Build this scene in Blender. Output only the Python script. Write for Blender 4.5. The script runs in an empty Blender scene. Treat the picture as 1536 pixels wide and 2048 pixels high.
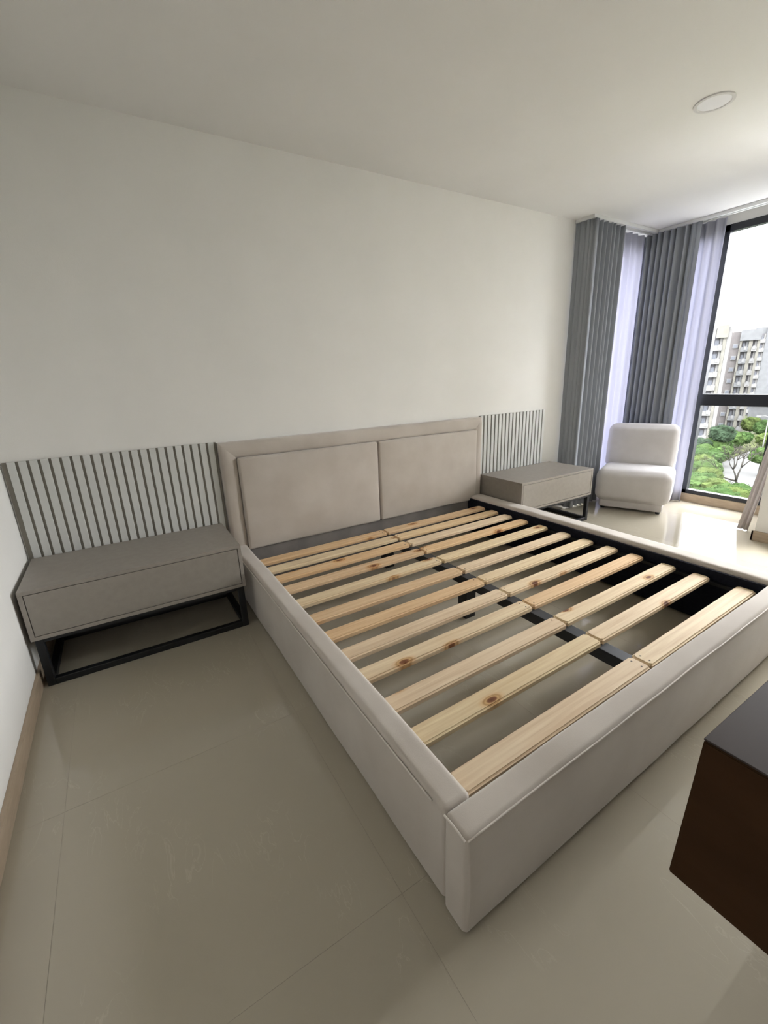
import bpy, bmesh, math, random
from mathutils import Vector, Matrix, noise
C = bpy.context.scene.collection
random.seed(4)

# ------------------------------------------------------------------ camera
cd = bpy.data.cameras.new('camera'); cam = bpy.data.objects.new('camera', cd); C.objects.link(cam)
cam.location = (0.5251, -2.8111, 1.3209)
cam.rotation_euler = tuple(math.radians(a) for a in (73.052, 2.116, -31.624))
cd.sensor_fit = 'HORIZONTAL'; cd.sensor_width = 36; cd.lens = 36 * 863.73 / 1536
cd.clip_start = .02; cd.clip_end = 2000
bpy.context.scene.camera = cam

# ------------------------------------------------------------------ sky and exposure
SKY = 1.0
vs = bpy.context.scene.view_settings
vs.view_transform = 'Standard'; vs.look = 'None'; vs.gamma = 1; vs.use_curve_mapping = False
vs.exposure = 4.68
w = bpy.data.worlds.new('overcast_sky'); bpy.context.scene.world = w; w.use_nodes = True
nt = w.node_tree; nt.nodes.clear()
wo = nt.nodes.new('ShaderNodeOutputWorld'); bg = nt.nodes.new('ShaderNodeBackground')
tc = nt.nodes.new('ShaderNodeTexCoord'); sx = nt.nodes.new('ShaderNodeSeparateXYZ')
mr = nt.nodes.new('ShaderNodeMapRange')          # overcast sky: three times brighter overhead than at the horizon
mr.inputs['From Min'].default_value = 0; mr.inputs['From Max'].default_value = 1
mr.inputs['To Min'].default_value = 1.0; mr.inputs['To Max'].default_value = 3.0
nt.links.new(tc.outputs['Generated'], sx.inputs[0]); nt.links.new(sx.outputs['Z'], mr.inputs['Value'])
ml = nt.nodes.new('ShaderNodeMath'); ml.operation = 'MULTIPLY'; ml.inputs[1].default_value = SKY
nt.links.new(mr.outputs[0], ml.inputs[0]); nt.links.new(ml.outputs[0], bg.inputs['Strength'])
bg.inputs['Color'].default_value = (.985, .99, 1.0, 1)
nt.links.new(bg.outputs[0], wo.inputs[0])

def portal(loc, rot, sx_, sy_):
    l = bpy.data.lights.new('daylight_portal', 'AREA'); l.shape = 'RECTANGLE'; l.size = sx_; l.size_y = sy_
    l.cycles.is_portal = True
    o = bpy.data.objects.new('daylight_portal', l); o.location = loc; o.rotation_euler = rot; C.objects.link(o)
portal((5.56, -0.695, 1.29), (0, math.radians(90), 0), 2.5, 1.3)      # daylight through the side window
portal((5.27, -2.05, 1.4), (0, math.radians(90), 0), 2.2, .7)     # daylight through the added, unseen window on the right
portal((4.86, 0.12, 1.3), (math.radians(-90), 0, 0), 1.04, 2.5)       # daylight through the rear window

# ------------------------------------------------------------------ materials
def mat(name, col, rough=.6, spec=.5, metal=0, **kw):
    m = bpy.data.materials.new(name); m.use_nodes = True
    b = m.node_tree.nodes['Principled BSDF']
    b.inputs['Base Color'].default_value = (*col, 1); b.inputs['Roughness'].default_value = rough
    b.inputs['Specular IOR Level'].default_value = spec; b.inputs['Metallic'].default_value = metal
    for k, v in kw.items(): b.inputs[k.replace('_', ' ')].default_value = v
    return m
def N(m, t, **kw):
    n = m.node_tree.nodes.new(t)
    for k, v in kw.items(): setattr(n, k, v)
    return n
def L(m, a, b): m.node_tree.links.new(a, b)
def noise_col(m, c1, c2, scale, detail=4, stretch=(1, 1, 1), lo=.35, hi=.65, bump=0, bscale=None, coords='Object'):
    b = m.node_tree.nodes['Principled BSDF']
    t = N(m, 'ShaderNodeTexCoord'); mp = N(m, 'ShaderNodeMapping'); mp.inputs['Scale'].default_value = stretch
    n = N(m, 'ShaderNodeTexNoise'); n.inputs['Scale'].default_value = scale; n.inputs['Detail'].default_value = detail
    r = N(m, 'ShaderNodeValToRGB'); r.color_ramp.elements[0].position = lo; r.color_ramp.elements[1].position = hi
    r.color_ramp.elements[0].color = (*c1, 1); r.color_ramp.elements[1].color = (*c2, 1)
    L(m, t.outputs[coords], mp.inputs[0]); L(m, mp.outputs[0], n.inputs['Vector']); L(m, n.outputs['Fac'], r.inputs[0])
    L(m, r.outputs[0], b.inputs['Base Color'])
    if bump:
        n2 = N(m, 'ShaderNodeTexNoise'); n2.inputs['Scale'].default_value = bscale or scale * 8; n2.inputs['Detail'].default_value = 3
        bp = N(m, 'ShaderNodeBump'); bp.inputs['Strength'].default_value = bump; bp.inputs['Distance'].default_value = .002
        L(m, mp.outputs[0], n2.inputs['Vector']); L(m, n2.outputs['Fac'], bp.inputs['Height']); L(m, bp.outputs[0], b.inputs['Normal'])
    return m

M = {}
M['wall'] = noise_col(mat('white_wall_paint', (.8, .79, .75), .8, .2), (.84, .828, .795), (.86, .848, .815), 3, bump=.15, bscale=180)
M['ceiling'] = noise_col(mat('ceiling_paint', (.8, .79, .76), .9, .2), (.84, .83, .81), (.86, .85, .83), 2)
M['plaster_white'] = mat('white_profile', (.78, .79, .78), .5)
M['skirt'] = noise_col(mat('tan_tile_skirting', (.5, .37, .25), .35), (.40, .31, .22), (.47, .37, .27), 12, stretch=(1, 1, 6))
M['velvet'] = noise_col(mat('beige_velvet', (.55, .49, .43), .85, .2), (.53, .475, .42), (.60, .545, .49), 4, 5, bump=.25, bscale=700)
M['velvet'].node_tree.nodes['Principled BSDF'].inputs['Sheen Weight'].default_value = .5
M['velvet'].node_tree.nodes['Principled BSDF'].inputs['Sheen Roughness'].default_value = .4
M['piping'] = mat('pale_piping', (.72, .66, .60), .7)
M['lining'] = noise_col(mat('black_lining_cloth', (.01, .011, .018), .9, .2), (.008, .009, .016), (.014, .015, .024), 60)
M['under'] = noise_col(mat('grey_lower_cloth', (.2, .18, .17), .9), (.21, .19, .18), (.26, .235, .22), 8)
M['boucle'] = noise_col(mat('chair_fabric', (.6, .56, .53), .9, .2), (.60, .57, .55), (.63, .60, .58), 12, bump=.3, bscale=500)
M['boucle'].node_tree.nodes['Principled BSDF'].inputs['Sheen Weight'].default_value = .3
M['taupe'] = noise_col(mat('taupe_laminate', (.3, .27, .24), .45), (.29, .262, .23), (.315, .285, .25), 30, stretch=(1, 1, 1), bump=.05, bscale=400)
M['slat_paint'] = noise_col(mat('pale_grey_slat', (.5, .51, .49), .6), (.63, .635, .615), (.69, .695, .675), 10, stretch=(1, 1, .2))
M['slat_back'] = mat('grey_slat_backing', (.27, .25, .215), .8)
M['black_metal'] = mat('black_powder_coat', (.006, .007, .009), .45)
M['beam'] = mat('dark_grey_steel', (.025, .027, .032), .5)
M['alu'] = mat('black_window_aluminium', (.012, .014, .02), .35)
M['brown'] = noise_col(mat('brown_laminate', (.042, .020, .007), .75, .12), (.038, .017, .006), (.05, .023, .009), 4, stretch=(1, 1, 4))
M['brown_top'] = mat('sky_greyed_top', (.055, .040, .036), .6, .2)  # cabinet top: the sky's reflection is put into this greyer colour
M['lamp_glass'] = mat('white_diffuser', (.92, .92, .94), .4)
M['lamp_ring'] = mat('white_ring', (.72, .71, .70), .5)
M['screw'] = mat('dark_screw', (.06, .04, .03), .5)

# glossy porcelain floor with faint pale veins
m = M['tile'] = mat('polished_porcelain', (.5, .46, .4), .05, .65)
b = m.node_tree.nodes['Principled BSDF']
t = N(m, 'ShaderNodeTexCoord')
mp = N(m, 'ShaderNodeMapping'); mp.inputs['Scale'].default_value = (2.0, .7, 1); mp.inputs['Rotation'].default_value = (0, 0, .15)
n1 = N(m, 'ShaderNodeTexNoise'); n1.inputs['Scale'].default_value = 7; n1.inputs['Detail'].default_value = 6; n1.inputs['Distortion'].default_value = 1.2
n3 = N(m, 'ShaderNodeTexNoise'); n3.inputs['Scale'].default_value = 3; n3.inputs['Detail'].default_value = 2
r1 = N(m, 'ShaderNodeValToRGB'); e = r1.color_ramp.elements
e[0].position = .487; e[0].color = (0, 0, 0, 1); e[1].position = .5; e[1].color = (1, 1, 1, 1)
e2 = r1.color_ramp.elements.new(.513); e2.color = (0, 0, 0, 1)
r2 = N(m, 'ShaderNodeValToRGB'); r2.color_ramp.elements[0].position = .5; r2.color_ramp.elements[1].position = .62
mu = N(m, 'ShaderNodeMath', operation='MULTIPLY'); m2 = N(m, 'ShaderNodeMath', operation='MULTIPLY'); m2.inputs[1].default_value = .45
mx = N(m, 'ShaderNodeMix', data_type='RGBA'); mx.inputs['A'].default_value = (.445, .402, .32, 1); mx.inputs['B'].default_value = (.57, .525, .43, 1)
L(m, t.outputs['Object'], mp.inputs[0]); L(m, mp.outputs[0], n1.inputs['Vector']); L(m, t.outputs['Object'], n3.inputs['Vector'])
L(m, n1.outputs['Fac'], r1.inputs[0]); L(m, n3.outputs['Fac'], r2.inputs[0]); L(m, r1.outputs[0], mu.inputs[0]); L(m, r2.outputs[0], mu.inputs[1])
L(m, mu.outputs[0], m2.inputs[0]); L(m, m2.outputs[0], mx.inputs['Factor']); L(m, mx.outputs['Result'], b.inputs['Base Color'])
M['grout'] = mat('grout', (.40, .36, .30), .9)

# pine: long grain, random tint per board, scattered knots
m = M['pine'] = mat('raw_pine', (.6, .42, .24), .62, .3)
b = m.node_tree.nodes['Principled BSDF']
t = N(m, 'ShaderNodeTexCoord'); oi = N(m, 'ShaderNodeObjectInfo')
off = N(m, 'ShaderNodeVectorMath', operation='MULTIPLY_ADD'); cv = N(m, 'ShaderNodeCombineXYZ')
L(m, oi.outputs['Random'], cv.inputs[0]); L(m, oi.outputs['Random'], cv.inputs[1]); L(m, oi.outputs['Random'], cv.inputs[2])
off.inputs[1].default_value = (37, 23, 11); L(m, cv.outputs[0], off.inputs[0]); L(m, t.outputs['Object'], off.inputs[2])
mp = N(m, 'ShaderNodeMapping'); mp.inputs['Scale'].default_value = (1.2, 26, 26); L(m, off.outputs[0], mp.inputs[0])
ng = N(m, 'ShaderNodeTexNoise'); ng.inputs['Scale'].default_value = 2.2; ng.inputs['Detail'].default_value = 6; ng.inputs['Distortion'].default_value = .6
L(m, mp.outputs[0], ng.inputs['Vector'])
rg = N(m, 'ShaderNodeValToRGB'); rg.color_ramp.elements[0].position = .3; rg.color_ramp.elements[1].position = .72
rg.color_ramp.elements[0].color = (.68, .51, .345, 1); rg.color_ramp.elements[1].color = (.84, .70, .52, 1)
L(m, ng.outputs['Fac'], rg.inputs[0])
tint = N(m, 'ShaderNodeValToRGB'); te = tint.color_ramp.elements
te[0].position = 0; te[0].color = (.92, .82, .70, 1); te[1].position = 1; te[1].color = (1.0, .98, .95, 1)
x = tint.color_ramp.elements.new(.35); x.color = (1, .86, .68, 1); x = tint.color_ramp.elements.new(.65); x.color = (1.0, 1.0, .88, 1)
L(m, oi.outputs['Random'], tint.inputs[0])
mt = N(m, 'ShaderNodeMix', data_type='RGBA', blend_type='MULTIPLY'); mt.inputs['Factor'].default_value = 1
L(m, rg.outputs[0], mt.inputs['A']); L(m, tint.outputs[0], mt.inputs['B'])
mk = N(m, 'ShaderNodeMapping'); mk.inputs['Scale'].default_value = (3.2, 7, 7); L(m, off.outputs[0], mk.inputs[0])
vo = N(m, 'ShaderNodeTexVoronoi', voronoi_dimensions='2D'); vo.inputs['Scale'].default_value = 1.0; L(m, mk.outputs[0], vo.inputs['Vector'])
rk = N(m, 'ShaderNodeValToRGB'); ke = rk.color_ramp.elements
ke[0].position = 0; ke[0].color = (.16, .07, .04, 1); ke[1].position = .2; ke[1].color = (1, 1, 1, 1)
x = rk.color_ramp.elements.new(.06); x.color = (.30, .15, .09, 1)
x = rk.color_ramp.elements.new(.085); x.color = (.85, .68, .5, 1)
x = rk.color_ramp.elements.new(.115); x.color = (.62, .45, .3, 1)
x = rk.color_ramp.elements.new(.14); x.color = (.95, .85, .75, 1)
L(m, vo.outputs['Distance'], rk.inputs[0])
# only a third of the cells carry a knot
gk = N(m, 'ShaderNodeSeparateColor'); L(m, vo.outputs['Color'], gk.inputs[0])
ck = N(m, 'ShaderNodeMath', operation='GREATER_THAN'); ck.inputs[1].default_value = .62; L(m, gk.outputs[0], ck.inputs[0])
mkx = N(m, 'ShaderNodeMix', data_type='RGBA', blend_type='MULTIPLY'); L(m, ck.outputs[0], mkx.inputs['Factor'])
L(m, mt.outputs['Result'], mkx.inputs['A']); L(m, rk.outputs[0], mkx.inputs['B']); L(m, mkx.outputs['Result'], b.inputs['Base Color'])
bp = N(m, 'ShaderNodeBump'); bp.inputs['Strength'].default_value = .2; bp.inputs['Distance'].default_value = .001
L(m, ng.outputs['Fac'], bp.inputs['Height']); L(m, bp.outputs[0], b.inputs['Normal'])

def cloth(name, col, transp, transl, tcol=(.3, .3, .3)):
    m = bpy.data.materials.new(name); m.use_nodes = True; n = m.node_tree; n.nodes.clear()
    out = n.nodes.new('ShaderNodeOutputMaterial'); d = n.nodes.new('ShaderNodeBsdfDiffuse'); tl = n.nodes.new('ShaderNodeBsdfTranslucent'); tr = n.nodes.new('ShaderNodeBsdfTransparent')
    nz = n.nodes.new('ShaderNodeTexNoise'); nz.inputs['Scale'].default_value = 3; tcn = n.nodes.new('ShaderNodeTexCoord'); mpn = n.nodes.new('ShaderNodeMapping'); mpn.inputs['Scale'].default_value = (30, 30, .6)
    rr = n.nodes.new('ShaderNodeValToRGB'); rr.color_ramp.elements[0].color = (*[c * .93 for c in col], 1); rr.color_ramp.elements[1].color = (*col, 1)
    n.links.new(tcn.outputs['Object'], mpn.inputs[0]); n.links.new(mpn.outputs[0], nz.inputs['Vector']); n.links.new(nz.outputs['Fac'], rr.inputs[0])
    n.links.new(rr.outputs[0], d.inputs[0]); tl.inputs[0].default_value = (*tcol, 1)
    a = n.nodes.new('ShaderNodeMixShader'); a.inputs[0].default_value = transl; b = n.nodes.new('ShaderNodeMixShader'); b.inputs[0].default_value = transp
    n.links.new(d.outputs[0], a.inputs[1]); n.links.new(tl.outputs[0], a.inputs[2]); n.links.new(a.outputs[0], b.inputs[1]); n.links.new(tr.outputs[0], b.inputs[2]); n.links.new(b.outputs[0], out.inputs[0])
    return m
M['sheer'] = cloth('white_voile', (.78, .78, .84), .0, .5, (.53, .53, .60))
M['drape'] = cloth('grey_blackout_cloth', (.35, .37, .40), 0, .0)
M['beige_drape'] = cloth('beige_grey_voile', (.74, .68, .65), .0, .25, (.4, .36, .34))

def glazing(name, tint):
    m = bpy.data.materials.new(name); m.use_nodes = True; n = m.node_tree; n.nodes.clear()
    out = n.nodes.new('ShaderNodeOutputMaterial'); tr = n.nodes.new('ShaderNodeBsdfTransparent'); tr.inputs[0].default_value = (*tint, 1)
    gl = n.nodes.new('ShaderNodeBsdfGlossy'); gl.inputs['Roughness'].default_value = 0.0
    lw = n.nodes.new('ShaderNodeLayerWeight'); lw.inputs['Blend'].default_value = .5
    pw = n.nodes.new('ShaderNodeMath'); pw.operation = 'POWER'; pw.inputs[1].default_value = 5; n.links.new(lw.outputs['Facing'], pw.inputs[0])
    fr = n.nodes.new('ShaderNodeMath'); fr.operation = 'MULTIPLY_ADD'; fr.inputs[1].default_value = .92; fr.inputs[2].default_value = .05; n.links.new(pw.outputs[0], fr.inputs[0])
    mxs = n.nodes.new('ShaderNodeMixShader'); n.links.new(fr.outputs[0], mxs.inputs[0]); n.links.new(tr.outputs[0], mxs.inputs[1]); n.links.new(gl.outputs[0], mxs.inputs[2]); n.links.new(mxs.outputs[0], out.inputs[0])
    return m
M['glass'] = glazing('dimmed_window_glass', (.33, .335, .345)); M['clear_glass'] = glazing('clear_window_glass', (.92, .93, .93))  # dark tint added to cut daylight and the bright view at the visible windows

# outdoors: colours darkened against overexposure, with haze and balcony shade put in
def flat(name, c, j=.08, sc=1.0):
    return noise_col(mat(name, c, .9, .1), tuple(v * (1 - j) for v in c), tuple(v * (1 + j) for v in c), sc)
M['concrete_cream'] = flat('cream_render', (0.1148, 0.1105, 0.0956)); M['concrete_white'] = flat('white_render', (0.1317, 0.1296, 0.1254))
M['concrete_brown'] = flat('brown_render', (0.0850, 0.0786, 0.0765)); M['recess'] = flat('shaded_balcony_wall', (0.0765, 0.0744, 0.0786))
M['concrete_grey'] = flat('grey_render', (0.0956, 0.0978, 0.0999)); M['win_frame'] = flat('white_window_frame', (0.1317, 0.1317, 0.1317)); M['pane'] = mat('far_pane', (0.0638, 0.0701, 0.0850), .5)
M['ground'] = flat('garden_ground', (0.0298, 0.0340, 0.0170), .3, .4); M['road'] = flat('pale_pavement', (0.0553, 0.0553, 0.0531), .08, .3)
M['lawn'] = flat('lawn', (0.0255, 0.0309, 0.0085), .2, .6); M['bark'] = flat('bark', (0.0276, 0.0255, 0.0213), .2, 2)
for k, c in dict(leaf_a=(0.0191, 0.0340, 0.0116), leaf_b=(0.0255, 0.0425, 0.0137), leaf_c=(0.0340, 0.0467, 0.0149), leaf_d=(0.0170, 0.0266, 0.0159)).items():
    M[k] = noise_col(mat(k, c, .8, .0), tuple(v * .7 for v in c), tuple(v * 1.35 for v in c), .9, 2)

# ------------------------------------------------------------------ helpers
def origin(o):
    v = Vector((0, 0, 0))
    while o: v = v + o.location; o = o.parent
    return v
def link(name, bm, m, parent=None, smooth=False, world=True):
    """one mesh object; vertices are given in world space and stored relative to the parent"""
    me = bpy.data.meshes.new(name)
    if parent and world:
        bmesh.ops.translate(bm, verts=bm.verts, vec=-origin(parent))
    bmesh.ops.recalc_face_normals(bm, faces=bm.faces)
    if smooth:
        for f in bm.faces: f.smooth = True
    bm.to_mesh(me); bm.free()
    if smooth and isinstance(smooth, float): me.shade_auto = None if False else None
    o = bpy.data.objects.new(name, me); C.objects.link(o)
    if m: me.materials.append(M[m])
    if parent: o.parent = parent
    return o
def box(bm, x0, x1, y0, y1, z0, z1, bev=0, seg=2):
    r = bmesh.ops.create_cube(bm, size=1, matrix=Matrix.Translation(((x0 + x1) / 2, (y0 + y1) / 2, (z0 + z1) / 2)) @ Matrix.Diagonal((abs(x1 - x0), abs(y1 - y0), abs(z1 - z0), 1)))
    if bev:
        es = list({e for v in r['verts'] for e in v.link_edges})
        bmesh.ops.bevel(bm, geom=es, offset=bev, segments=seg, profile=.6, affect='EDGES')
    return bm
def B(*a, **k): return box(bmesh.new(), *a, **k)
def soft(x0, x1, y0, y1, z0, z1, r=.02, bulge=(0, 0, 0), n=(20, 12, 12), amp=0, freq=4, seed=0, fn=None):
    """upholstered block: rounded box with bulging faces and slightly uneven cloth"""
    bm = bmesh.new(); lo = Vector((x0, y0, z0)); hi = Vector((x1, y1, z1)); c = (lo + hi) / 2; h = (hi - lo) / 2
    r = min(r, *h) if r else 0
    def coords(k):
        a = [-1, ]
        rr = r / h[k]
        a = [-1 + rr * t / 4 for t in range(4)]; nn = max(2, n[k])
        inner = [(-1 + rr) + (2 - 2 * rr) * t / nn for t in range(nn + 1)]
        return a + inner + [-v for v in reversed(a)]
    cs = [coords(k) for k in range(3)]
    vd = {}
    def V(a):
        key = tuple(round(t, 5) for t in a)
        if key not in vd:
            p = Vector([c[k] + a[k] * h[k] for k in range(3)])
            if r:
                q = Vector([max(lo[k] + r, min(hi[k] - r, p[k])) for k in range(3)]); d = p - q
                if d.length > 1e-9: p = q + d.normalized() * r
            for k in range(3):
                i, j = (k + 1) % 3, (k + 2) % 3
                p[k] += bulge[k] * a[k] * max(0, 1 - a[i] ** 4) * max(0, 1 - a[j] ** 2)
            if fn: p = fn(p, a)
            if amp: p += noise.noise_vector(p * freq + Vector((seed, seed * 2, 0))) * amp
            vd[key] = bm.verts.new(p)
        return vd[key]
    for k in range(3):
        i, j = (k + 1) % 3, (k + 2) % 3
        for s in (-1, 1):
            for u in range(len(cs[i]) - 1):
                for v in range(len(cs[j]) - 1):
                    q = []
                    for (du, dv) in ((0, 0), (1, 0), (1, 1), (0, 1)):
                        a = [0, 0, 0]; a[k] = s; a[i] = cs[i][u + du]; a[j] = cs[j][v + dv]; q.append(V(a))
                    if len(set(q)) == 4:
                        try: bm.faces.new(q)
                        except ValueError: pass
    return bm
def tube(bm, pts, rad, ns=8):
    rings = []
    for i, p in enumerate(pts):
        p = Vector(p); d = (Vector(pts[min(i + 1, len(pts) - 1)]) - Vector(pts[max(i - 1, 0)])).normalized()
        a = d.orthogonal().normalized() if i == 0 else (rings[-1][1] - d * rings[-1][1].dot(d)).normalized()
        b2 = d.cross(a); rr = rad[i] if isinstance(rad, (list, tuple)) else rad
        rings.append(([bm.verts.new(p + (a * math.cos(t * 2 * math.pi / ns) + b2 * math.sin(t * 2 * math.pi / ns)) * rr) for t in range(ns)], a))
    for i in range(len(rings) - 1):
        for t in range(ns): bm.faces.new((rings[i][0][t], rings[i][0][(t + 1) % ns], rings[i + 1][0][(t + 1) % ns], rings[i + 1][0][t]))
    bm.faces.new(rings[0][0]); bm.faces.new(rings[-1][0]); return bm
def tag(o, label, cat, group=None, kind=None):
    if label: o['label'] = label
    if cat: o['category'] = cat
    if group: o['group'] = group
    if kind: o['kind'] = kind
    return o
def thing(name, label, cat, loc=(0, 0, 0), rz=0, group=None):
    o = bpy.data.objects.new(name, None); o.location = loc; o.rotation_euler = (0, 0, rz); o.empty_display_size = .1
    C.objects.link(o); return tag(o, label, cat, group)
def struct(name, bm, m, label=None, parent=None, smooth=False):
    o = link(name, bm, m, parent, smooth)
    if not parent: o['kind'] = 'structure'
    if label: o['label'] = label
    return o

H = 2.6; XW = 5.46; XP = 4.67; YN = -1.58; YS = -3.12
# ------------------------------------------------------------------ room shell
fl = struct('floor', B(-.12, XW + .12, YS - .12, .12, -.12, -.0006), 'grout', 'polished beige-grey porcelain tile floor with faint pale veins')
xs = [0.0, .15, .95, 1.755, 2.55, 3.35, 4.145, 4.94, XW]; ys = [YS, -2.92, -2.12, -1.32, -.52, 0.0]
for i in range(8):
    for j in range(5):
        x0, x1, y0, y1 = xs[i] + .0004, xs[i + 1] - .0004, ys[j] + .0004, ys[j + 1] - .0004
        link('tile', B(x0, x1, y0, y1, -.0005, 0), 'tile', fl)
struct('ceiling', B(-.12, XW + .12, YS - .12, .12, H, H + .12), 'ceiling', 'plain white flat ceiling')
struct('wall_left', B(-.12, 0, YS - .12, .12, -.12, H), 'wall', 'white wall at the left of the nightstand')
bw = B(0, 4.42, 0, .12, -.12, H)
box(bw, 4.42, 5.36, 0, .12, -.12, .10); box(bw, 4.42, 5.36, 0, .12, 2.5, H); box(bw, 5.36, XW + .12, 0, .12, -.12, H)
struct('wall_back', bw, 'wall', 'wide white wall behind the bed headboard')
rw = B(XW, XW + .12, -1.34, 0, -.12, .085); box(rw, XW, XW + .12, -1.34, 0, 2.52, H); box(rw, XW, XW + .12, -1.70, -1.34, -.12, H); box(rw, 5.35, XW, -1.70, YN, -.12, H)
box(rw, XW, XW + .12, -.05, 0, .085, 2.52)
struct('wall_window', rw, 'wall', 'white wall around the tall side window')
rb = B(XP, 5.35, -1.70, YN, -.12, H); box(rb, XP, 5.35, YS - .12, -2.40, -.12, H)      # piers round the added window, its recess shaped to block slanting light
box(rb, XP, 5.35, -2.40, -1.70, -.12, .30); box(rb, XP, 5.35, -2.40, -1.70, 2.5, H)
struct('wall_right', rb, 'wall', 'white wall end at the right edge, beside the window niche')
struct('wall_front', B(0, XP, YS - .12, YS, -.12, H), 'wall', 'white wall facing the bed, behind the brown cabinet')
struct('baseboard_left', B(0, .014, YS, -.005, 0, .08, bev=.002), 'skirt', 'tan skirting along the left wall')
struct('baseboard_back', B(4.07, 4.27, -.014, 0, 0, .08, bev=.002), 'skirt', 'tan skirting between slat panel and grey curtain')
bb = B(XP - .014, XP, YS + .01, YN + .014, 0, .08, bev=.002); box(bb, XP - .014, XW, YN, YN + .014, 0, .08, bev=.002)
struct('baseboard_right', bb, 'skirt', 'tan skirting round the white wall end at the right')
struct('baseboard_window', B(XW - .02, XW, YN + .014, -.005, 0, .085, bev=.002), 'skirt', 'tan skirting under the tall window')

# windows
wn = thing('window_1', 'tall black-framed side window with a wide middle rail', None, (XW + .03, -.68, .085)); wn['kind'] = 'structure'
f = bmesh.new()
for (a, b_) in ((-1.34, -1.29), (-.722, -.672), (-.10, -.05)): box(f, XW - .012, XW + .05, a, b_, .085, 2.52, bev=.003)
box(f, XW - .012, XW + .05, -1.29, -.10, .085, .125, bev=.003); box(f, XW - .012, XW + .05, -1.29, -.10, 2.462, 2.52, bev=.003)
link('window_frame', f, 'alu', wn)
link('middle_rail', B(XW - .025, XW + .055, -1.29, -.722, .972, 1.078, bev=.004), 'alu', wn)
for (y0, y1, z0, z1) in ((-1.29, -.722, .125, .972), (-1.29, -.722, 1.078, 2.462), (-.672, -.10, .125, 2.462)):
    bm = bmesh.new(); vv = [bm.verts.new(v) for v in ((XW + .02, y0, z0), (XW + .02, y1, z0), (XW + .02, y1, z1), (XW + .02, y0, z1))]; bm.faces.new(vv)
    link('pane', bm, 'glass', wn)
wn = thing('window_2', 'rear window hidden behind the white voile in the corner', None, (4.89, .06, .10)); wn['kind'] = 'structure'
f = bmesh.new()
for (a, b_) in ((4.42, 4.47), (4.866, 4.914), (5.31, 5.36)): box(f, a, b_, .03, .09, .10, 2.5, bev=.003)
for (a, b_) in ((.10, .14), (2.44, 2.5)): box(f, 4.47, 5.31, .03, .09, a, b_, bev=.003)
link('window_frame', f, 'alu', wn)
for (a, b_) in ((4.47, 4.866), (4.914, 5.31)):
    bm = bmesh.new(); vv = [bm.verts.new(v) for v in ((a, .06, .14), (b_, .06, .14), (b_, .06, 2.44), (a, .06, 2.44))]; bm.faces.new(vv)
    link('pane', bm, 'glass', wn)

XR = 5.17
wn = thing('added_window', 'unseen window added for more daylight, at the end of a deep recess in the right-hand wall', None, (XR + .03, -2.05, .30)); wn['kind'] = 'structure'  # unseen, added to spread daylight over the left of the room
f = bmesh.new()
for (a, b_) in ((-2.40, -2.36), (-1.74, -1.70)): box(f, XR, XR + .06, a, b_, .30, 2.5, bev=.003)
for (a, b_) in ((.30, .35), (2.45, 2.5)): box(f, XR, XR + .06, -2.36, -1.74, a, b_, bev=.003)
link('window_frame', f, 'alu', wn)
bm = bmesh.new(); vv = [bm.verts.new(v) for v in ((XR + .03, -2.36, .35), (XR + .03, -1.74, .35), (XR + .03, -1.74, 2.45), (XR + .03, -2.36, 2.45))]; bm.faces.new(vv)
link('pane', bm, 'clear_glass', wn)

# ceiling curtain tracks
tr_ = thing('curtain_track', 'white ceiling curtain track running round the window corner', 'curtain track', (4.9, -.1, H))
bm = B(4.285, 5.30, -.185, -.158, H - .028, H, bev=.003); box(bm, 4.285, 4.31, -.158, -.001, H - .028, H, bev=.003)
link('rear_rail', bm, 'plaster_white', tr_)
link('side_rail', B(5.285, 5.312, YN + .001, -.186, H - .028, H, bev=.003), 'plaster_white', tr_)
link('voile_rail', B(4.33, 5.36, -.10, -.08, H - .02, H, bev=.002), 'plaster_white', tr_)
link('voile_rail', B(5.37, 5.39, YN + .001, -.105, H - .02, H, bev=.002), 'plaster_white', tr_)

# recessed ceiling light
cl = thing('ceiling_light', 'round white recessed downlight in the ceiling, switched off', 'ceiling light', (3.39, -1.425, H))
bm = bmesh.new(); R1, R0, ns = .088, .074, 48
ring = [[bm.verts.new((3.39 + r * math.cos(t * 2 * math.pi / ns), -1.425 + r * math.sin(t * 2 * math.pi / ns), z)) for t in range(ns)] for r, z in ((R1, H), (R1, H - .006), (R0, H - .007), (R0 - .004, H - .001))]
for a in range(3):
    for t in range(ns): bm.faces.new((ring[a][t], ring[a][(t + 1) % ns], ring[a + 1][(t + 1) % ns], ring[a + 1][t]))
link('ring', bm, 'lamp_ring', cl, smooth=False)
bm = bmesh.new(); bmesh.ops.create_cone(bm, cap_ends=True, segments=48, radius1=R0 - .003, radius2=R0 - .003, depth=.0028, matrix=Matrix.Translation((3.39, -1.425, H - .0022)))
link('diffuser', bm, 'lamp_glass', cl)

# ------------------------------------------------------------------ slat wall panels
def slat_panel(x0, n, pitch, wd, label, bx0, bx1):
    t = thing('slatted_wall_panel', label, 'wall panel', ((bx0 + bx1) / 2, -.003, 0), group='grey slatted wall panels')
    link('backing', B(bx0, bx1, -.012, -.001, .0, .998), 'slat_back', t)
    first = None
    for k in range(n):
        cx = x0 + pitch * k + wd / 2
        if first is None:
            first = link('slat', B(cx - wd / 2, cx + wd / 2, -.021, -.0125, .0, 1.0, bev=.0015, seg=1), 'slat_paint', t); base = cx
        else:
            o = first.copy(); C.objects.link(o); o.parent = t; o.location = (cx - base, 0, 0)
    return t
slat_panel(.029, 22, .0452, .0325, 'grey slatted panel on the wall behind the left nightstand, in the dim corner', .008, 1.025)
slat_panel(3.206, 19, .0443, .031, 'grey slatted panel on the wall behind the right nightstand, near the curtains', 3.2, 4.036)

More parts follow.
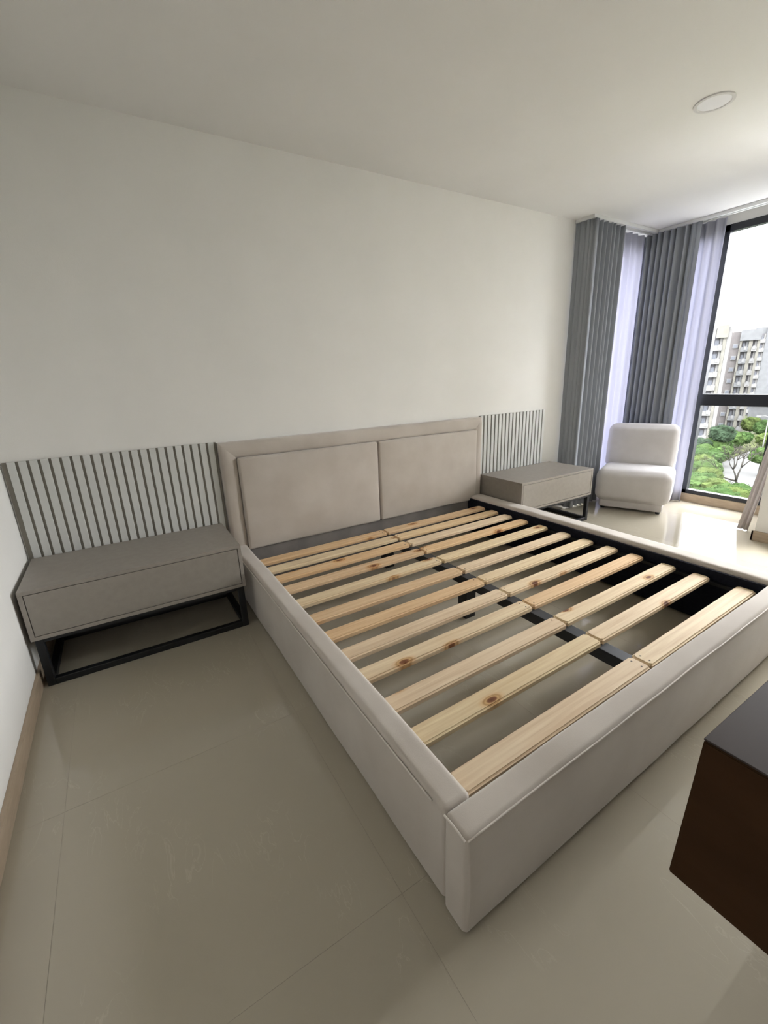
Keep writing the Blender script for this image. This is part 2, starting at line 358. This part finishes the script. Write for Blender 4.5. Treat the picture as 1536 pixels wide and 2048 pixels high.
# ------------------------------------------------------------------ nightstands
def nightstand(x0, x1, label, y0=-.51, y1=-.034, z0=.247, z1=.492):
    t = thing('nightstand', label, 'nightstand', ((x0 + x1) / 2, (y0 + y1) / 2, 0), group='wide taupe bedside cabinets')
    th = .018
    b_ = B(x0, x1, y0, y1, z1 - th, z1, bev=.001, seg=1)
    for (a, c) in ((x0, x0 + th), (x1 - th, x1)): box(b_, a, c, y0, y1, z0, z1 - th, bev=.0008, seg=1)
    box(b_, x0 + th, x1 - th, y0, y1, z0, z0 + th); box(b_, x0 + th, x1 - th, y1 - .01, y1, z0 + th, z1 - th)
    link('body', b_, 'taupe', t)
    dr = link('drawer', B(x0 + th + .003, x1 - th - .003, y0 + .001, y0 + .02, z0 + th + .003, z1 - th - .003, bev=.001, seg=1), 'taupe', t)
    s = .032; zt = z0 - .001
    f = bmesh.new()
    for xa in (x0 + .012, x1 - .012 - s):
        for ya in (y0 + .004, y1 - s - .004): box(f, xa, xa + s, ya, ya + s, 0, zt, bev=.002, seg=1)
        box(f, xa, xa + s, y0 + .004 + s, y1 - s - .004, 0, s, bev=.002, seg=1); box(f, xa, xa + s, y0 + .004 + s, y1 - s - .004, zt - s, zt, bev=.002, seg=1)
    for ya in (y0 + .004, y1 - s - .004): box(f, x0 + .012 + s, x1 - .012 - s, ya, ya + s, 0, s, bev=.002, seg=1)
    box(f, x0 + .012 + s, x1 - .012 - s, y0 + .004, y0 + .004 + s, zt - s * .5, zt)
    link('base_frame', f, 'black_metal', t)['label'] = 'black square-tube metal base'
    return t
nightstand(.020, .985, 'wide taupe nightstand on a black metal base, left of the bed in the corner')
nightstand(3.204, 4.135, 'wide taupe nightstand on a black metal base, right of the bed near the curtains')

# ------------------------------------------------------------------ bed
bed = thing('bed_frame', 'large beige velvet upholstered bed frame without mattress, bare pine slats showing', 'bed', (2.1, -1.1, 0))
# headboard: backing plus mitred padded border and two cushions
hx0, hx1, hz, bw_ = 1.03, 3.197, .992, .103
hb = link('headboard', B(hx0 + .005, hx1 - .005, -.036, -.002, .02, hz - .012), 'velvet', bed)
def border(p_out, p_in):
    bm = bmesh.new(); rows = []
    prof = [(0, 0), (0, .03), (.03, .044), (.09, .053), (.2, .058), (.5, .061), (.8, .058), (.93, .052), (1, .034)]
    nn = 24
    for (t, d) in prof:
        row = []
        for s in range(nn + 1):
            u = s / nn
            a = Vector(p_out[0]).lerp(Vector(p_out[1]), u); c = Vector(p_in[0]).lerp(Vector(p_in[1]), u); p = a.lerp(c, t)
            y = -d - .003 * noise.noise(Vector((p.x * 6, p.y * 6, 3)))
            if s in (0, nn): y += .006 if .05 < t < .97 else 0
            row.append(bm.verts.new((p.x, min(y, -.001), p.y)))
        rows.append(row)
    for i in range(len(rows) - 1):
        for s in range(nn): bm.faces.new((rows[i][s], rows[i][s + 1], rows[i + 1][s + 1], rows[i + 1][s]))
    for f in bm.faces: f.smooth = True
    return bm
ix0, ix1, iz = hx0 + bw_, hx1 - .083, hz - bw_
zb = .03
link('border', border(((hx0, hz), (hx1, hz)), ((ix0, iz), (ix1, iz))), 'velvet', hb, smooth=True)
link('border', border(((hx0, zb), (hx0, hz)), ((ix0, zb), (ix0, iz))), 'velvet', hb, smooth=True)
link('border', border(((hx1, hz), (hx1, zb)), ((ix1, iz), (ix1, zb))), 'velvet', hb, smooth=True)
for (a, c, sd) in ((ix0 - .004, 2.137, 1), (2.143, ix1 + .006, 2)):
    link('cushion', soft(a, c, -.078, -.03, .285, iz + .004, r=.016, bulge=(0, .022, .0), n=(28, 3, 20), amp=.003, freq=5, seed=sd), 'velvet', hb, smooth=True)
link('lower_panel', B(ix0 - .004, ix1 + .004, -.05, -.034, .02, .284), 'under', hb)['label'] = 'grey cloth strip below the cushions'
# rails and footboard
def piping(pts, r=.0028): return tube(bmesh.new(), pts, r, 6)
def wav(p, a, s=1): return p
RH = .322
def rail_fn(side):
    def fn(p, a):
        # crisp, piped outer top edge and a softly rounded inner one; cloth sags a little
        out = (a[0] < 0) if side < 0 else (a[0] > 0)
        p.z += .004 * noise.noise(Vector((p.y * 4, side, 0))) * (a[2] > 0)
        p.x += .004 * noise.noise(Vector((p.y * 3, p.z * 5, side * 3)))
        return p
    return fn
sl = link('side_rail', soft(1.030, 1.116, -2.200, -.052, .006, RH + .004, r=.016, bulge=(.004, 0, .003), n=(6, 60, 10), fn=rail_fn(-1)), 'velvet', bed, smooth=True)
sr = link('side_rail', soft(3.062, 3.195, -2.196, -.052, .006, RH + .004, r=.026, bulge=(.004, 0, .004), n=(6, 60, 10), fn=rail_fn(1)), 'velvet', bed, smooth=True)
link('piping', piping([(1.0262 + .002 * noise.noise(Vector((y * 3, 0, 1))), y, RH - .011 + .006 * noise.noise(Vector((y * 3.2, 0, 7)))) for y in [-.06 - k * .0427 for k in range(50)]]), 'piping', sl, smooth=True)
link('piping', piping([(3.186, y, RH - .006) for y in [-.06 - k * .0427 for k in range(50)]]), 'piping', sr, smooth=True)
link('inner_lining', B(1.119, 1.124, -2.19, -.056, .02, .27), 'lining', sl)['label'] = 'black cloth lining on the inner face'
link('inner_lining', B(3.046, 3.060, -2.19, -.056, .012, .306), 'lining', sr)['label'] = 'black cloth lining on the inner face'
def foot_fn(p, a):
    p.y += .020 * (p.x - 1.03)
    if a[1] < 0 and a[2] < .9: p.y -= .010 * (1 - (a[2] + .1) ** 2) * (1 if abs(a[0]) < .995 else .6)
    p.z += .004 * noise.noise(Vector((p.x * 3.1, 5, 0))) * (a[2] > 0)
    p.z += .004 * noise.noise(Vector((p.x * 5, 9, 0))) * (a[2] < 0) + (.004 if a[2] < -.9 else 0)
    return p
fb = link('footboard', soft(1.024, 3.195, -2.283, -2.204, .001, RH + .006, r=.014, bulge=(.004, 0, .003), n=(60, 5, 12), fn=foot_fn), 'velvet', bed, smooth=True)
link('piping', piping([(x_, -2.2825 + .020 * (x_ - 1.03) + .002 * noise.noise(Vector((x_ * 3, 2, 1))), RH - .003 + .004 * noise.noise(Vector((x_ * 4, 0, 2)))) for x_ in [1.030 + k * .0423 for k in range(52)]] ), 'piping', fb, smooth=True)
link('piping', piping([(1.0235, y, RH - .002 - .004 * math.sin((y + 2.2) * 38)) for y in [-2.206 - k * .0062 for k in range(13)]]), 'piping', fb, smooth=True)
link('inner_lining', B(1.14, 2.3, -2.186, -2.180, .02, .25), 'lining', fb)['label'] = 'black cloth lining on the inner face'
for (a, b_, par) in ((1.1245, 1.150, sl), (3.020, 3.0455, sr)):
    link('slat_ledge', B(a, b_, -2.17, -.235, .236, .2515), 'black_metal', par)['label'] = 'black ledge carrying the slat ends'
# centre beam and legs
link('centre_beam', B(2.028, 2.088, -2.17, -.235, .20, .2515, bev=.002), 'beam', bed)['label'] = 'dark steel beam under the slats'
for (lx, ly) in ((2.06, -1.14), (2.06, -.28)):
    link('support_leg', B(lx - .035, lx + .035, ly - .035, ly + .035, 0, .2 if ly < -1 else .2, bev=.002), 'black_metal', bed)
# slats: twelve rows of two boards meeting over the beam
SY = [.265, .415, .56, .72, .90, 1.08, 1.25, 1.415, 1.572, 1.752, 1.912, 2.108]
def board(length):
    bm = B(-length / 2, length / 2, -.0395, .0395, 0, .022)
    es = [e for e in bm.edges if abs((e.verts[0].co - e.verts[1].co).normalized().z) > .9]
    bmesh.ops.bevel(bm, geom=es, offset=.008, segments=3, affect='EDGES')
    es = [e for e in bm.edges if e.verts[0].co.z > .02 and e.verts[1].co.z > .02 and len(e.link_faces) == 2 and abs(e.link_faces[0].normal.z - e.link_faces[1].normal.z) > .5]
    bmesh.ops.bevel(bm, geom=es, offset=.006, segments=3, affect='EDGES')
    return bm
protoL = protoR = None
o0 = origin(bed)
for k, y in enumerate(SY):
    for side in (0, 1):
        cx, ln = (1.591, .912) if side == 0 else (2.545, .988)
        if side == 0: cx, ln = 1.5885, .921
        else: cx, ln = 2.5425, .977
        p = protoL if side == 0 else protoR
        if p is None:
            p = link('slat', board(ln), 'pine', bed, world=False); o = p
            if side == 0: protoL = p
            else: protoR = p
        else:
            o = p.copy(); C.objects.link(o); o.parent = bed
        dy = random.uniform(-.004, .004)
        o.location = Vector((cx, -y + dy + .02 * (cx - 2.05), .2517)) - o0; o.rotation_euler = (0, 0, .02 + random.uniform(-.004, .004))
        for (sx_, sy_) in (((.43, .018), (.43, -.02)) if side == 0 else ((-.465, .016), (-.465, -.018))):
            if random.random() < .5:
                s = bmesh.new(); bmesh.ops.create_cone(s, cap_ends=True, segments=10, radius1=.0035, radius2=.0035, depth=.001, matrix=Matrix.Translation((sx_, sy_, .0222)))
                link('screw', s, 'screw', o, world=False)

# ------------------------------------------------------------------ slipper chair in the corner
ch = thing('slipper_chair', 'armless off-white fabric slipper chair with rounded seat in the window corner', 'chair', (4.567, -.332, 0), math.atan2(-.922, .385))
# local frame: x along the width, y towards the back
def lsoft(name, *a, parent=ch, m='boucle', **k): return link(name, soft(*a, **k), m, parent, smooth=True, world=False)
def seat_fn(p, a):
    if p.y < .1: p.y += .012 * max(0, -a[2])
    return p
lsoft('seat', -.052, .592, -.045, .50, .088, .405, r=.075, bulge=(.004, .006, .012), n=(14, 12, 8), amp=.002, freq=3)
def back_fn(p, a):
    p.y += (p.z - .38) * .12
    return p
lsoft('backrest', -.045, .577, .335, .48, .36, .797, r=.06, bulge=(.004, .012, .01), n=(14, 5, 12), fn=back_fn, amp=.002, freq=3)
lsoft('plinth', 0, .54, .0, .46, .022, .10, r=.01, n=(8, 8, 3))
for (px_, py_) in ((.03, .03), (.51, .03), (.03, .43), (.51, .43)):
    s = bmesh.new(); bmesh.ops.create_cone(s, cap_ends=True, segments=16, radius1=.018, radius2=.022, depth=.024, matrix=Matrix.Translation((px_, py_, .012)))
    link('foot', s, 'black_metal', ch, world=False)

# ------------------------------------------------------------------ curtains
def curtain(name, path, z0, z1, m, label, amp=.03, waves=8, group=None, seed=0, sway=.012, thick=.003, nz=16, fn=None, flats=(), skew=1.0):
    """hanging cloth: a wavy ribbon of real thickness that follows a floor path"""
    P = [Vector((a, b_, 0)) for a, b_ in path]; seg = [(P[i + 1] - P[i]).length for i in range(len(P) - 1)]; T = sum(seg)
    rnd = random.Random(seed)
    ns = max(40, int(waves * 14)); bm = bmesh.new(); grid = []
    ph = [rnd.uniform(-.25, .25) for _ in range(int(waves) + 3)]; am = [rnd.uniform(.75, 1.15) for _ in range(int(waves) + 3)]
    for side in (0, 1):
        rows = []
        for iz in range(nz + 1):
            z = z1 + (z0 - z1) * iz / nz; row = []
            for i in range(ns + 1):
                u = i / ns; d = u * T; k = 0
                while k < len(seg) - 1 and d > seg[k]: d -= seg[k]; k += 1
                tdir = (P[k + 1] - P[k]).normalized(); nrm = Vector((-tdir.y, tdir.x, 0)); p = P[k] + tdir * d
                w_ = u * waves; wi = int(w_)
                fl_ = 1
                for (a, c, v) in flats:
                    if a <= u <= c: fl_ = v
                s = math.sin(2 * math.pi * (w_ + ph[min(wi, len(ph) - 1)] * math.sin(math.pi * (w_ - wi)))); s = math.copysign(abs(s) ** .8, s)
                off = amp * am[min(wi, len(am) - 1)] * s * fl_ + sway * noise.noise(Vector((u * 5, z * .9, seed))) * (iz / nz)
                p = p + nrm * (off + side * thick); p.z = z
                if fn: p = fn(p, u, iz / nz)
                row.append(bm.verts.new(p))
            rows.append(row)
        grid.append(rows)
        for a in range(nz):
            for i in range(ns): bm.faces.new((rows[a][i], rows[a][i + 1], rows[a + 1][i + 1], rows[a + 1][i]))
    A, Bq = grid
    for i in range(ns):
        bm.faces.new((A[0][i], A[0][i + 1], Bq[0][i + 1], Bq[0][i])); bm.faces.new((A[nz][i], A[nz][i + 1], Bq[nz][i + 1], Bq[nz][i]))
    for a in range(nz):
        bm.faces.new((A[a][0], A[a + 1][0], Bq[a + 1][0], Bq[a][0])); bm.faces.new((A[a][ns], A[a + 1][ns], Bq[a + 1][ns], Bq[a][ns]))
    o = link(name, bm, m, smooth=True); return tag(o, label, 'curtain', group)
ZT = H - .030
curtain('curtain', [(4.285, -.012), (4.292, -.135), (4.318, -.185), (4.33, -.15), (4.76, -.15)], .012, ZT, 'drape', 'charcoal grey pleated curtain hanging beside the right nightstand, left of the corner', amp=.032, waves=10, seed=3, flats=((0, .27, .25),))
curtain('curtain', [(5.285, -.06), (5.285, -.56)], .012, ZT, 'drape', 'charcoal grey pleated curtain behind the slipper chair, right of the corner', amp=.034, waves=9, seed=5, flats=((.82, 1, .15),))
curtain('voile_curtain', [(4.60, -.075), (5.34, -.075)], .006, ZT, 'sheer', 'white sheer voile curtain between the two grey curtains', amp=.02, waves=7, seed=7, thick=.0012)
curtain('voile_curtain', [(5.385, -.12), (5.385, -.715)], .006, ZT, 'sheer', 'white sheer voile curtain beside the black window frame', amp=.02, waves=6.5, seed=9, thick=.0012)
def swept(p, u, v):
    k = max(0, v - .35) / .65
    p.x += -.42 * k; p.y += .08 * k; return p
curtain('curtain', [(5.30, -1.475), (5.30, -1.555)], .006, ZT, 'beige_drape', 'narrow beige-grey curtain bunched and swept aside at the right of the window', amp=.008, waves=2.5, seed=11, fn=swept)

# ------------------------------------------------------------------ brown wall cabinet near the camera
cb = thing('wall_cabinet', 'dark brown wall-mounted cabinet close by at the lower right corner', 'cabinet', (1.9, YS, .528))
bm = bmesh.new(); X1 = 2.7; yf = -2.608; yb = YS + .001
vv = [bm.verts.new(v) for v in ((1.168, yf, .528), (X1, yf, .528), (X1, yb, .528), (1.168, yb, .528), (1.195, yf, .7815), (X1, yf, .7815), (X1, yb, .7815), (1.195, yb, .7815))]
for q in ((0, 1, 2, 3), (4, 5, 6, 7), (0, 1, 5, 4), (1, 2, 6, 5), (2, 3, 7, 6), (3, 0, 4, 7)): bm.faces.new([vv[i] for i in q])
bmesh.ops.bevel(bm, geom=list(bm.edges), offset=.002, segments=2, affect='EDGES'); link('body', bm, 'brown', cb)
link('top_panel', B(1.1965, X1, yf + .001, yb, .7818, .785, bev=.001, seg=1), 'brown_top', cb)['label'] = 'brown top surface, with the grey of the sky reflection put into its colour'

# ------------------------------------------------------------------ outdoors
GZ = -16.0      # garden level, five storeys down
struct('ground', B(20, 420, -120, 260, GZ - .4, GZ - .01), 'ground', 'planted ground far below the window')
def strip(name, pts, z0, z1, m, kind, label):
    bm = bmesh.new(); lo = [bm.verts.new((x_, y_, z0)) for x_, y_ in pts]; hi = [bm.verts.new((x_, y_, z1)) for x_, y_ in pts]
    bm.faces.new(lo); bm.faces.new(hi); k = len(pts)
    for i in range(k): bm.faces.new((lo[i], lo[(i + 1) % k], hi[(i + 1) % k], hi[i]))
    o = link(name, bm, m); o['kind'] = kind; o['label'] = label; return o
strip('road', [(60, 29), (93.5, 32.5), (127.9, 36.1), (200, 43.9), (200, 36), (115, 24), (60, 16)], GZ, GZ + .1, 'road', 'structure', 'pale paved street below the window')
strip('lawn', [(80, 31.2), (127.9, 36.3), (146, 38.5), (146, 44.5), (140, 43.9), (109, 38), (88, 34)], GZ + .0, GZ + .35, 'lawn', 'stuff', 'yellow-green lawn strip along the street')

def tower(name, label, X, y0, y1, zt, depth, mods, body, fh=3.0):
    """mods: (left, right, kind) seen from the room; the facade faces the room"""
    yc = (y0 + y1) / 2; rz = math.atan2(yc, X); co = math.cos(rz); hh = zt - GZ
    t = thing(name, label, 'building', (X, yc, GZ), rz)
    v = lambda y: (y - yc) * co
    lk = lambda n, bm, m, par=None: link(n, bm, m, par or t, world=False)
    lk('wall', B(0, depth, v(y1), v(y0), 0, hh), body)
    nf = int((hh - 2.2) / fh)
    def repeat(f0, dz):
        o = f0.copy(); C.objects.link(o); o.parent = f0.parent; o.location = (0, 0, dz); return o
    for (a, c, kd, mm) in mods:
        a, c = v(a), v(c)
        if kd == 'pillar': lk('pillar', B(-.9, 0, c, a, 0, hh), mm)
        elif kd == 'cap': lk('parapet', B(-1.3, 0, c, a, hh - 2.4, hh + .3), mm)
        elif kd == 'bay':
            lk('recess', B(-.05, 0, c, a, 0, hh - 2), 'recess')
            z = hh - 2.2 - fh
            bm = B(-1.2, -.05, c - .1, a + .1, z, z + .35); box(bm, -1.2, -1.05, c - .1, a + .1, z + .35, z + 1.15); box(bm, -.5, -.1, c - .05, c + .45, z + .35, z + fh)
            f0 = lk('balcony', bm, mm); r0 = lk('railing', B(-1.28, -1.22, c + .2, c + .75, z + .4, z + 1.35), 'win_frame', f0)
            w0 = lk('window', B(-.12, -.06, c + .6, a - .2, z + .4, z + 2.3), 'pane')
            for k in range(1, nf):
                o = repeat(f0, -k * fh); q = r0.copy(); C.objects.link(q); q.parent = o; repeat(w0, -k * fh)
        elif kd == 'windows':
            z = hh - 2.2 - fh + 1.0; cy = (a + c) / 2
            f0 = lk('window', B(-.25, 0, cy - .55, cy + .55, z, z + 1.1), 'win_frame'); p0 = lk('pane', B(-.3, -.25, cy - .4, cy + .4, z + .15, z + .95), 'pane', f0)
            for k in range(1, nf):
                o = repeat(f0, -k * fh); q = p0.copy(); C.objects.link(q); q.parent = o
    return t
tower('apartment_building', 'cream apartment tower with white balconies, leftmost through the window', 125, 53, 46.1, 10.3, 14,
      [(53, 49.6, 'pillar', 'concrete_white'), (49.5, 47.75, 'bay', 'concrete_white'), (47.65, 46.95, 'pillar', 'concrete_cream'), (46.9, 46.1, 'pillar', 'concrete_white'), (49.2, 46.8, 'cap', 'concrete_cream')], 'concrete_white')
tower('apartment_building', 'brown and cream apartment tower with recessed balconies, middle of the view outside', 148, 56.5, 48.5, 10.3, 16,
      [(54.6, 53.0, 'windows', None), (52.9, 52.45, 'pillar', 'concrete_cream'), (52.4, 51.0, 'bay', 'concrete_grey'), (50.9, 50.05, 'pillar', 'concrete_cream'), (50.0, 49.1, 'bay', 'concrete_white'), (49.05, 48.5, 'pillar', 'concrete_cream'), (53, 48.5, 'cap', 'concrete_grey')], 'concrete_brown')
tower('apartment_building', 'pale grey tower with small stacked balconies, farthest and rightmost through the window', 200, 68.5, 61, 14.2, 18,
      [(66.4, 65.2, 'bay', 'concrete_white'), (65.1, 61, 'pillar', 'concrete_grey')], 'concrete_grey')
lb = thing('low_building', 'low pale grey building at the far end of the street', 'building', (178, 52, GZ))
link('wall', B(173, 183, 46, 56.6, GZ, -10.2), 'concrete_grey', lb); link('roof', B(172.5, 183.5, 45.5, 57, -10.2, -9.2), 'concrete_white', lb)

def crown_mesh(seed, n=1300, leaf=.55):
    rnd = random.Random(seed); bm = bmesh.new()
    r = bmesh.ops.create_icosphere(bm, subdivisions=4, radius=.9)
    for v in bm.verts:
        v.co *= 1 + .28 * noise.noise(v.co * 2.2 + Vector((seed, 0, 0))) + .16 * noise.noise(v.co * 7 + Vector((seed, 5, 0)))
    for _ in range(n):
        d = Vector((rnd.gauss(0, 1), rnd.gauss(0, 1), rnd.gauss(0, 1) * .9 + .25)).normalized()
        p = d * rnd.uniform(.82, 1.02) * (1 + .28 * noise.noise(d * 2.2 + Vector((seed, 0, 0)))); s = rnd.uniform(.02, .05)
        a = Vector((rnd.gauss(0, 1), rnd.gauss(0, 1), rnd.gauss(0, 1))).normalized(); b_ = a.orthogonal().normalized(); c = a.cross(b_)
        bm.faces.new([bm.verts.new(p + b_ * s), bm.verts.new(p + c * s * .6), bm.verts.new(p - b_ * s), bm.verts.new(p - c * s * .6)])
    for v in bm.verts: v.co.z *= .8
    return bm
crowns = []
for sd in range(4):
    bm = crown_mesh(sd + 1); me = bpy.data.meshes.new('crown'); bm.to_mesh(me); bm.free(); crowns.append(me)
trunk = bmesh.new(); tube(trunk, [(0, 0, 0), (.02, .01, .5), (0, 0, 1)], [.1, .075, .05], 7); tme = bpy.data.meshes.new('trunk'); trunk.to_mesh(tme); trunk.free(); tme.materials.append(M['bark'])
tcount = 0
def tree(x, y, h, r, leaf, label):
    global tcount
    t = thing('leafy_tree', label, 'tree', (x, y, GZ), group='trees below the window')
    me = crowns[tcount % 4].copy(); me.materials.append(M[leaf]); tcount += 1
    o = bpy.data.objects.new('crown', me); C.objects.link(o); o.parent = t; o.location = (0, 0, h - r * .7); o.scale = (r, r, r); o.rotation_euler = (0, 0, random.uniform(0, 6))
    q = bpy.data.objects.new('trunk', tme); C.objects.link(q); q.parent = t; q.scale = (r * .8, r * .8, h - r * .7)
TREES = [
(95.3, 36.1, 4.5, 1.77, 'leaf_d', 'dark green tree against the foot of the cream tower'),
(97.8, 34.1, 6.8, 2.18, 'leaf_d', 'tall dark tree rising in front of the brown tower'),
(97.8, 35.2, 4.5, 2.45, 'leaf_b', 'bright green round tree below the brown tower'),
(109.1, 36.5, 4.5, 2.45, 'leaf_b', 'wide green tree in front of the brown tower, right of the bright round one'),
(115.5, 36.7, 3.8, 1.77, 'leaf_a', 'mid green tree beside the pale kerb stones'),
(142.5, 44.9, 4.5, 2.38, 'leaf_c', 'small olive tree at the far end of the street'),
(82.6, 30.8, 4.5, 2.04, 'leaf_a', 'deep green tree low beside the window frame, upper one'),
(87.4, 30.9, 3.8, 1.9, 'leaf_a', 'dark leafy tree left of the lawn strip'),
(93.1, 31.5, 3.8, 1.7, 'leaf_b', 'middling green tree at the edge of the lawn'),
(128.9, 37.6, 5.2, 2.31, 'leaf_a', 'green tree across the street at the far right'),
(70.3, 25.5, 4.5, 2.04, 'leaf_b', 'green tree low beside the window frame, middle one'),
(66.9, 23.0, 4.5, 1.77, 'leaf_c', 'yellow-green tree left of the bare branched tree'),
(57.3, 20.1, 5.2, 1.77, 'leaf_b', 'green tree low beside the window frame, bottom one'),
(57.4, 18.5, 5.2, 1.77, 'leaf_c', 'yellow-green tree at the bottom of the window view'),
(55.5, 16.6, 5.2, 1.63, 'leaf_b', 'bright green tree at the bottom centre of the window view'),
(56.4, 15.9, 5.2, 1.63, 'leaf_a', 'green tree at the bottom of the view, right under the bare tree'),
(51.9, 17.0, 5.2, 1.63, 'leaf_a', 'green tree just above the bottom frame rail'),
(89.3, 24.7, 4.5, 1.77, 'leaf_b', 'round green tree right of the bare branches'),
(109.5, 30.9, 4.5, 1.77, 'leaf_c', 'yellow-green tree across the pale street'),
(79.4, 29.2, 4, 2.0, 'leaf_c', 'olive bush low beside the window frame'),
(75.8, 26.6, 4, 1.9, 'leaf_b', 'light green bush left of the pale street'),
(102.0, 35.5, 4, 2.0, 'leaf_a', 'dark bush in front of the brown tower'),
(90.9, 33.7, 4, 2.0, 'leaf_b', 'bright small tree at the foot of the cream tower'),
(50.1, 15.1, 6, 1.9, 'leaf_a', 'deep green bush at the bottom of the window view'),
(50.7, 14.4, 6, 1.9, 'leaf_c', 'yellow-green bush just above the bottom frame rail'),
(60.8, 21.1, 5, 1.9, 'leaf_a', 'dark green bush left of the bare branched tree')]  # filled below
#TREES#
for a in TREES: tree(*a)

# bare branched tree over the street
bt = thing('bare_tree', 'leafless many-branched tree over the pale street', 'tree', (72, 20.8, GZ))
rnd = random.Random(12); bm = bmesh.new()
def branch(p, d, ln, r, depth):
    pts = [p]; q = p.copy(); dd = d.copy()
    for _ in range(3):
        dd = (dd + Vector((rnd.gauss(0, .16), rnd.gauss(0, .16), rnd.gauss(.03, .1)))).normalized(); q = q + dd * ln / 3; pts.append(q.copy())
    tube(bm, pts, [r, r * .85, r * .7, r * .55], 5)
    if depth:
        for _ in range(3 if depth > 1 else 3):
            ax = dd.orthogonal().normalized(); ax.rotate(Matrix.Rotation(rnd.uniform(0, 6.28), 3, dd))
            nd = (dd + ax * rnd.uniform(.5, .95)).normalized(); branch(q.copy(), nd, ln * .74, r * .62, depth - 1)
branch(Vector((72, 20.8, GZ)), Vector((0, 0, 1)), 2.6, .22, 5)
link('branches', bm, 'bark', bt, smooth=True)

# street lamp beside the pale street
sl_ = thing('street_lamp', 'thin white street lamp with a short arm beside the pale street', 'street lamp', (105, 29.8, GZ))
link('pole', tube(bmesh.new(), [(105, 29.8, GZ), (105, 29.8, -12), (105, 29.85, -7.9)], [.12, .1, .07], 8), 'concrete_white', sl_, smooth=True)
link('arm', tube(bmesh.new(), [(105, 29.85, -7.95), (105, 30.3, -7.75), (105, 31.0, -7.8)], [.06, .05, .05], 8), 'concrete_white', sl_, smooth=True)
link('lamp_head', B(104.8, 105.2, 31.0, 31.7, -7.95, -7.75, bev=.04), 'concrete_white', sl_)
